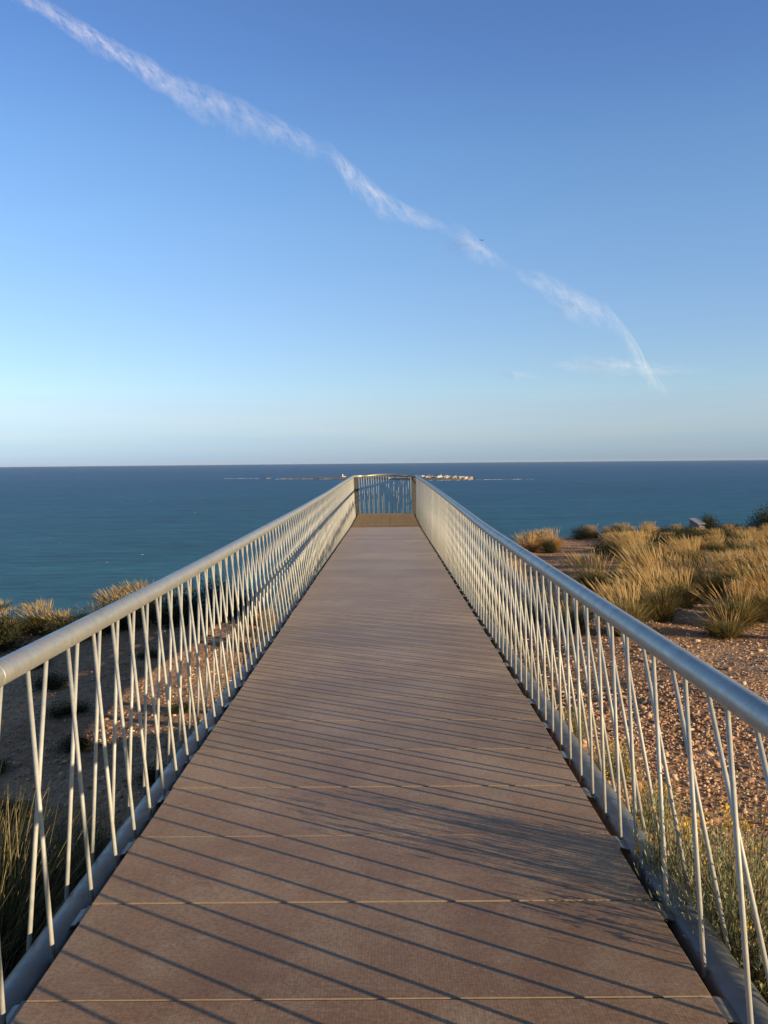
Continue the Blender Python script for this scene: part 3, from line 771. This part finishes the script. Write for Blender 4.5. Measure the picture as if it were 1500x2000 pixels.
e = empty('seedling', (1.095, 2.62, deckz(2.6) - .035)); tag(e, 'tiny sprig with a yellow head growing beside the right tube', 'plant')
mb = MB().tube([(0, 0, -.45), (0, 0, 0), (.012, .01, .06), (.02, .015, .115)], .0022, 4).build('stems', M['stem'], e)
r = np.random.default_rng(3); V = []; Fq = []
for j in range(26):
    c = Vector((.02, .015, .12)) + Vector(r.normal(0, .009, 3)); d = Vector(r.normal(0, 1, 3)).normalized(); q = d.orthogonal().normalized(); f = d.cross(q); s = .005
    k = len(V); V += [tuple(c + q * s), tuple(c + f * s), tuple(c - q * s), tuple(c - f * s)]; Fq.append((k, k + 1, k + 2, k + 3))
tag(link('flower_heads', mesh_np('flower_heads', V, Fq, M['flower']), e), kind='stuff')

# ------------------------------------------------------------------ info plinth on the skyline
px, py = 10.8, 30.0
e = empty('information_lectern', (px, py, float(terr(px, py)) - .58)); tag(e, 'grey lectern with slanted pale top on the skyline beside a dark bush', 'lectern')
mb = MB(); mb.poly([(-.13, -.22, 0), (.13, -.22, 0), (.13, .22, 0), (-.13, .22, 0), (-.13, -.22, .85), (.13, -.22, .85), (.13, .22, 1.02), (-.13, .22, 1.02)],
                   [(0, 3, 2, 1), (4, 5, 6, 7), (0, 1, 5, 4), (1, 2, 6, 5), (2, 3, 7, 6), (3, 0, 4, 7)]); mb.build('pedestal', M['plinth'], e)
o = MB().box((0, 0, 0), (.40, .46, .035)).build('slanted_panel', M['plinthtop'], e, loc=(0, -.01, 1.0), rot=(radians(22), 0, 0))
e.rotation_euler.z = radians(28)

# ------------------------------------------------------------------ island
def isl_mesh(name, pts, hgt, label, mat='rock', seed=0, n=40):
    """low rocky land: spine polyline with half widths (x, y, half width), rounded noisy profile"""
    P = np.array(pts, float); V = []; F_ = []
    t = np.linspace(0, 1, n); s = np.linspace(0, 1, len(P)); m_ = 9
    sx, sy, sw, sh = (np.interp(t, s, P[:, k]) for k in range(4))
    sw = sw * np.clip(np.sin(pi * np.clip(t, .0, 1)) * 3, .05, 1)
    for i in range(n):
        for j in range(m_):
            u = j / (m_ - 1) * 2 - 1
            z = sh[i] * hgt * max(1 - abs(u) ** 2.6, 0)
            V.append((sx[i] + random.uniform(-6, 6), sy[i] + u * sw[i] * random.uniform(.9, 1.1), SEA_Z - 2.5 + z * random.uniform(.8, 1.15) + (2.5 if abs(u) < .9 else 0)))
    for i in range(n - 1):
        for j in range(m_ - 1):
            a = i * m_ + j; F_.append((a, a + m_, a + m_ + 1, a + 1))
    o = link(name, mesh_np(name, V, F_, M[mat])); tag(o, kind='structure'); return o
isl_mesh('island', [(-905, 7330, 20, .25), (-760, 7330, 70, .55), (-560, 7200, 110, .7), (-376, 7080, 120, .8), (-150, 6950, 110, .7), (40, 6700, 120, .9), (240, 6480, 130, 1.1), (420, 6380, 130, 1.1), (560, 6320, 110, .9), (636, 6300, 45, .6)], 20, '')
isl_mesh('islet', [(-1075, 7500, 8, .6), (-1050, 7500, 18, 1), (-1020, 7500, 8, .5)], 9, '', n=10)
isl_mesh('reef', [(680, 6280, 8, .2), (800, 6290, 14, .5), (900, 6290, 8, .2)], 3.2, '', n=16)

HG = 'village houses on the island'
def island_z(x): return SEA_Z + 9 + 5 * math.exp(-((x - 330) / 220) ** 2)
def house(x, y, w, d, h, mat, kind, label, group=HG):
    z = island_z(x); e = empty('village_house', (x, y, z)); tag(e, label, 'house', group)
    MB().box((0, 0, h / 2 - 2), (w, d, h + 4)).build('wall', M[mat], e)
    if kind == 0: MB().box((0, 0, h + .35), (w + .8, d + .8, .6)).build('flat_roof', M[mat], e)
    else:
        MB().poly([(-w / 2 - .4, -d / 2 - .4, h), (w / 2 + .4, -d / 2 - .4, h), (w / 2 + .4, d / 2 + .4, h), (-w / 2 - .4, d / 2 + .4, h), (-w / 2 - .4, 0, h + 2.4), (w / 2 + .4, 0, h + 2.4)],
                  [(0, 3, 2, 1), (0, 1, 5, 4), (2, 3, 4, 5), (1, 2, 5), (3, 0, 4)]).build('roof', M['roof'], e)
    k = max(1, int(w // 7))
    for i in range(k):
        MB().box((-w / 2 + (i + .5) * w / k, -d / 2 - .02, h * .55), (1.6, .2, 2.2)).build('window', M['glass'], e)
    return e
random.seed(5)
for row, (yo, n, hx) in enumerate(((-70, 20, 0), (0, 20, 3), (60, 16, 5))):
    for i in range(n):
        x = 235 + (622 - 235) * (i + random.uniform(.1, .9)) / n
        if row == 2 and x > 560: continue
        dens = .95 if x > 410 else .62
        if random.random() > dens: continue
        yb = np.interp(x, [40, 240, 420, 560, 636], [6700, 6480, 6380, 6320, 6300])
        mt = random.choice(['white', 'white', 'cream', 'pink'] if x > 400 else ['white', 'white', 'cream', 'white'])
        nm = {'white': 'white', 'cream': 'cream', 'pink': 'pinkish'}[mt]
        rw = ['front', 'middle', 'back'][row]; kd = random.choice([0, 0, 0, 1]) if row else 0
        house(x, yb + yo, random.uniform(14, 24), 16, random.uniform(6.5, 12) + hx, mt, kd,
              f'small {nm} house in the {rw} row of the island village', f'{nm} houses in the {rw} row of the island village')
for i in range(13):
    x = 20 + i * 16 + random.uniform(-4, 4); mt = random.choice(['white', 'pink', 'cream'])
    house(x, float(np.interp(x, [40, 240], [6700, 6480])) - 90, 14, 14, random.uniform(5, 9), mt, 0,
          f'small { {"white":"white","pink":"pinkish","cream":"cream"}[mt]} house on the island seen under the end handrail', 'houses under the end handrail')
# church and tower
x, y = 388, 6360
e = empty('church', (x, y, island_z(x))); tag(e, 'tall white church block rising over the left part of the island village', 'church')
MB().box((0, 0, 8), (26, 34, 20)).build('nave', M['white'], e); MB().box((9, -10, 12), (9, 9, 26)).build('bell_tower', M['cream'], e)
MB().poly([(-13.5, -17.5, 18), (13.5, -17.5, 18), (13.5, 17.5, 18), (-13.5, 17.5, 18), (0, -17.5, 21.5), (0, 17.5, 21.5)], [(0, 3, 2, 1), (0, 4, 5, 3), (1, 2, 5, 4), (0, 1, 4), (2, 3, 5)]).build('roof', M['roof'], e)
x, y = 318, 6440
e = empty('fort', (x, y, island_z(x))); tag(e, 'broad brownish fort block on the highest point of the island village', 'fort')
MB().box((0, 0, 8), (52, 30, 20)).build('wall', M['rock'], e); MB().box((-8, 0, 19), (16, 16, 8)).build('turret', M['rock'], e)
# lighthouse
x, y = -368, 7080
e = empty('lighthouse', (x, y, SEA_Z + 12)); tag(e, 'white lighthouse on the flat left half of the island', 'lighthouse')
MB().tube([(0, 0, -3), (0, 0, 18), (0, 0, 27)], [7, 5, 4], 14).build('tower', M['white'], e, smooth=True)
MB().tube([(0, 0, 27), (0, 0, 31), (0, 0, 33)], [3, 3, .4], 12).build('lantern', M['glass'], e)
MB().box((13, 0, 4), (26, 16, 12)).build('keepers_house', M['white'], e)

# foam: breakers round island plus scattered white caps, each a slim irregular patch standing a little above the sea
def foam(name, items, label):
    V = []; Fq = []
    for (x, y, lx, ly, h) in items:
        n = 8; b = len(V)
        for k in range(n):
            a = 2 * pi * k / n; q = random.uniform(.55, 1.1)
            V.append((x + cos(a) * lx * q, y + sin(a) * ly * q, SEA_Z + .05))
        for k in range(n):
            a = 2 * pi * k / n; q = random.uniform(.4, .7)
            V.append((x + cos(a) * lx * q, y + sin(a) * ly * q, SEA_Z + h))
        for k in range(n):
            k2 = (k + 1) % n; Fq.append((b + k, b + k2, b + n + k2, b + n + k))
        Fq.append((b + n, b + n + 1, b + n + 2, b + n + 3)); Fq.append((b + n, b + n + 3, b + n + 4, b + n + 7)); Fq.append((b + n + 4, b + n + 5, b + n + 6, b + n + 7))
    o = link(name, mesh_np(name, V, Fq, M['foam'])); tag(o, label, 'foam', kind='stuff')
it = []
for x0, x1, yb, n in ((-1430, -1250, 7560, 26), (-1260, -1130, 7560, 8), (-935, -560, 7160, 60), (-560, -440, 7020, 12), (650, 1060, 6250, 30), (-1060, -1010, 7460, 6), (250, 620, 6170, 12), (-150, 0, 6750, 6)):
    for i in range(n): it.append((random.uniform(x0, x1), yb + random.uniform(-25, 25), random.uniform(5, 17), random.uniform(3, 10), random.uniform(.6, 2.2)))
foam('breakers', it, 'white surf breaking along the island, its islet and the reef')
it = []
for i in range(90):
    d = math.exp(random.uniform(math.log(750), math.log(5200))); x = random.uniform(-.62, .62) * d; s = (.45 + d / 3200) * random.uniform(.4, 1.25)
    it.append((x, d, s * 1.9, s * .8, .25 * s))
for (pxx, pyy, s) in ((273, 1082, 2.6), (204, 1097, 2.0), (112, 1059, 2.0), (293, 979, 4.5), (378, 1001, 3.4), (237, 980, 3.4), (254, 973, 3.4)):
    d = 138.5 * 1680 / (pyy - 901 - (756 - pxx) * .0093); it.append(((pxx - 756) / 1680 * d, d, s * 1.15, s * .6, .2 * s))
foam('whitecaps', it, 'small scattered whitecaps on the open sea')

# ------------------------------------------------------------------ contrail: a long curtain of ice cloud at constant height
Rm = cam.matrix_world.to_3x3()
ALT = 3600.0
def vapour(name, TH, mat, label, cat, n=170, us=40):
    """ribbon of ice cloud with a bulged cross-section at one height; columns: direction x, y, half width, density"""
    P = np.array(TH, float); s0 = np.concatenate([[0], np.cumsum(np.hypot(np.diff(P[:, 0]), np.diff(P[:, 1])))]); s0 /= s0[-1]; s1 = np.linspace(0, 1, n)
    pts = np.stack([np.interp(s1, s0, P[:, k]) for k in range(4)], -1)
    ker = np.exp(-np.linspace(-1.6, 1.6, 5) ** 2); ker /= ker.sum()
    for k in range(4): pts[:, k] = np.convolve(np.pad(pts[:, k], 2, mode='edge'), ker, 'valid')
    V = []; UV = []; D = []; nc = 9
    for i, (a, b, w, dn) in enumerate(pts):
        d = Rm @ Vector(((a - 750) / 1680, -(b - 1000) / 1680, -1)); d /= d.z; c = d * ALT + EYE
        hw = w * 2.3 * c.length / 1680 / 1.1
        for j in range(nc):
            v = j / (nc - 1) * 2 - 1
            V.append((c.x + hw * .25 * (1 - v * v) - v * hw * .35, c.y - hw * .25 * (1 - v * v), c.z + v * hw)); UV.append((i / (n - 1) * us, j / (nc - 1))); D.append(dn)
    ii = np.arange(n * nc).reshape(n, nc)
    Fq = np.stack([ii[:-1, :-1], ii[1:, :-1], ii[1:, 1:], ii[:-1, 1:]], -1).reshape(-1, 4)
    me = mesh_np(name, V, Fq, mat, smooth=True, uv=UV)
    at = me.attributes.new('ice_cover', 'FLOAT', 'POINT'); at.data.foreach_set('value', np.array(D, np.float32))
    tag(link(name, me), label, cat)
m = Mat('ice_cloud'); m.t.nodes.remove(m.b)
uv = m.n('ShaderNodeTexCoord').outputs['UV']; sx = m.n('ShaderNodeSeparateXYZ'); m.l(uv, sx.inputs[0])
mpn = m.n('ShaderNodeMapping'); mpn.inputs['Scale'].default_value = (1, 2.6, 1); m.l(uv, mpn.inputs[0])
n1 = m.noise(mpn.outputs[0], .55, 7, .62); n2 = m.noise(mpn.outputs[0], 1.7, 6, .62)
dens = m.n('ShaderNodeAttribute', attribute_name='ice_cover').outputs['Fac']
vv = m.math('ADD', m.math('SUBTRACT', sx.outputs[1], .5), m.math('MULTIPLY', m.math('SUBTRACT', n1, .5), .80))
fall = m.math('SUBTRACT', 1.0, m.math('MULTIPLY', m.math('ABSOLUTE', vv), 2.9)); fall = m.math('MAXIMUM', fall, 0)
edge = m.math('MINIMUM', m.math('MULTIPLY', m.math('MULTIPLY', sx.outputs[1], m.math('SUBTRACT', 1.0, sx.outputs[1])), 9.0), 1.0)
tex = m.ramp(n2, [(.33, (.06, .06, .06)), (.68, (1.1, 1.1, 1.1))])
al = m.math('MULTIPLY', m.math('MULTIPLY', m.math('POWER', fall, .85), edge), m.math('MULTIPLY', tex, m.math('MULTIPLY', dens, .43)))
df = m.n('ShaderNodeBsdfDiffuse'); df.inputs[0].default_value = (.9, .9, .92, 1); tl = m.n('ShaderNodeBsdfTranslucent'); tl.inputs[0].default_value = (.9, .9, .92, 1)
m1 = m.n('ShaderNodeMixShader'); m1.inputs[0].default_value = .35; m.l(df.outputs[0], m1.inputs[1]); m.l(tl.outputs[0], m1.inputs[2])
tp = m.n('ShaderNodeBsdfTransparent'); m2 = m.n('ShaderNodeMixShader'); m.l(al, m2.inputs[0]); m.l(tp.outputs[0], m2.inputs[1]); m.l(m1.outputs[0], m2.inputs[2])
m.l(m2.outputs[0], m.o.inputs['Surface'])
vapour('contrail', [(-260, -150, 12, .5), (-100, -80, 12, .5), (45, 0, 12, .55), (130, 50, 17, .72), (250, 125, 20, .75), (350, 185, 24, .58), (450, 230, 32, .42), (540, 262, 26, .46), (590, 282, 18, .34), (622, 293, 12, .12),
    (638, 300, 12, .10), (648, 318, 30, .68), (690, 366, 32, .66), (730, 392, 26, .62), (770, 414, 22, .52), (830, 436, 14, .38), (868, 446, 10, .16), (880, 466, 12, .04), (905, 478, 26, .48), (950, 502, 18, .42), (980, 514, 10, .03), (1000, 534, 10, .02),
    (1012, 542, 12, .25), (1040, 548, 16, .42), (1095, 583, 26, .46), (1150, 612, 24, .46), (1188, 632, 26, .42), (1205, 668, 40, .44), (1228, 705, 44, .50), (1258, 738, 26, .44), (1302, 770, 8, .15)], m.m,
    'long thin wind-blown white vapour trail crossing the blue sky', 'contrail')
WG = 'faint cloud wisps beside the vapour trail'
vapour('cloud_wisp', [(845, 492, 4, .0), (870, 486, 10, .6), (905, 480, 12, .6), (945, 476, 4, .0)], m.m, 'small sideways wisp beside the middle of the vapour trail, near the airplane', 'cloud', 30, 7)
vapour('cloud_wisp', [(1065, 606, 3, .0), (1095, 602, 8, .65), (1130, 596, 7, .5), (1150, 592, 3, .0)], m.m, 'short flat wisp crossing the lower right stretch of the vapour trail', 'cloud', 30, 7)
vapour('cloud_wisp', [(1060, 714, 4, .0), (1120, 716, 12, .65), (1190, 716, 15, .65), (1290, 722, 9, .3), (1400, 726, 3, .0)], m.m, 'long flat wisp crossing the lower end of the vapour trail', 'cloud', 40, 9)
vapour('cloud_wisp', [(955, 734, 3, .0), (1000, 732, 7, .4), (1060, 735, 4, .0)], m.m, 'faintest small wisp left of the lower end of the vapour trail', 'cloud', 30, 7)
# ------------------------------------------------------------------ distant aircraft
d = Rm @ Vector(((940 - 750) / 1680, -(469 - 1000) / 1680, -1)); d.normalize(); c = EYE + d * 5600
e = empty('airplane', c); e.rotation_euler = (0, 0, radians(15)); tag(e, 'tiny dark airplane beside the middle of the vapour trail', 'airplane')
MB().tube([(-16, 0, 0), (-13, 0, .2), (-6, 0, 0), (8, 0, 0), (14, 0, .1), (17, 0, .6)], [.3, 1.5, 2, 2, 1.3, .3], 10).build('fuselage', M['plane'], e, smooth=True)
for s in (-1, 1):
    MB().poly([(-4, 0, -.6), (3, 0, -.6), (8, 15 * s, .6), (6, 15 * s, .6), (-4, 0, -.2), (3, 0, -.2), (8, 15 * s, .8), (6, 15 * s, .8)],
              [(0, 3, 2, 1), (4, 5, 6, 7), (0, 1, 5, 4), (1, 2, 6, 5), (2, 3, 7, 6), (3, 0, 4, 7)]).build('wing', M['plane'], e)
MB().poly([(11, -.2, 1), (16, -.2, 1), (18, -.2, 6), (16, -.2, 6), (11, .2, 1), (16, .2, 1), (18, .2, 6), (16, .2, 6)],
          [(0, 1, 2, 3), (4, 7, 6, 5), (0, 4, 5, 1), (1, 5, 6, 2), (2, 6, 7, 3), (3, 7, 4, 0)]).build('tail_fin', M['plane'], e)

# ------------------------------------------------------------------ sea air
hz = Mat('sea_air'); hz.t.nodes.remove(hz.b)
pv = hz.n('ShaderNodeVolumePrincipled'); pv.inputs['Color'].default_value = (.72, .86, 1, 1); pv.inputs['Density'].default_value = 4.6e-6
hz.l(pv.outputs[0], hz.o.inputs['Volume'])
o = MB().box((0, 0, (SEA_Z - 6 + 12) / 2), (121000, 121000, 12 - (SEA_Z - 6))).build('haze', hz.m); tag(o, kind='stuff', label='thin sea haze over the whole view', cat='haze')
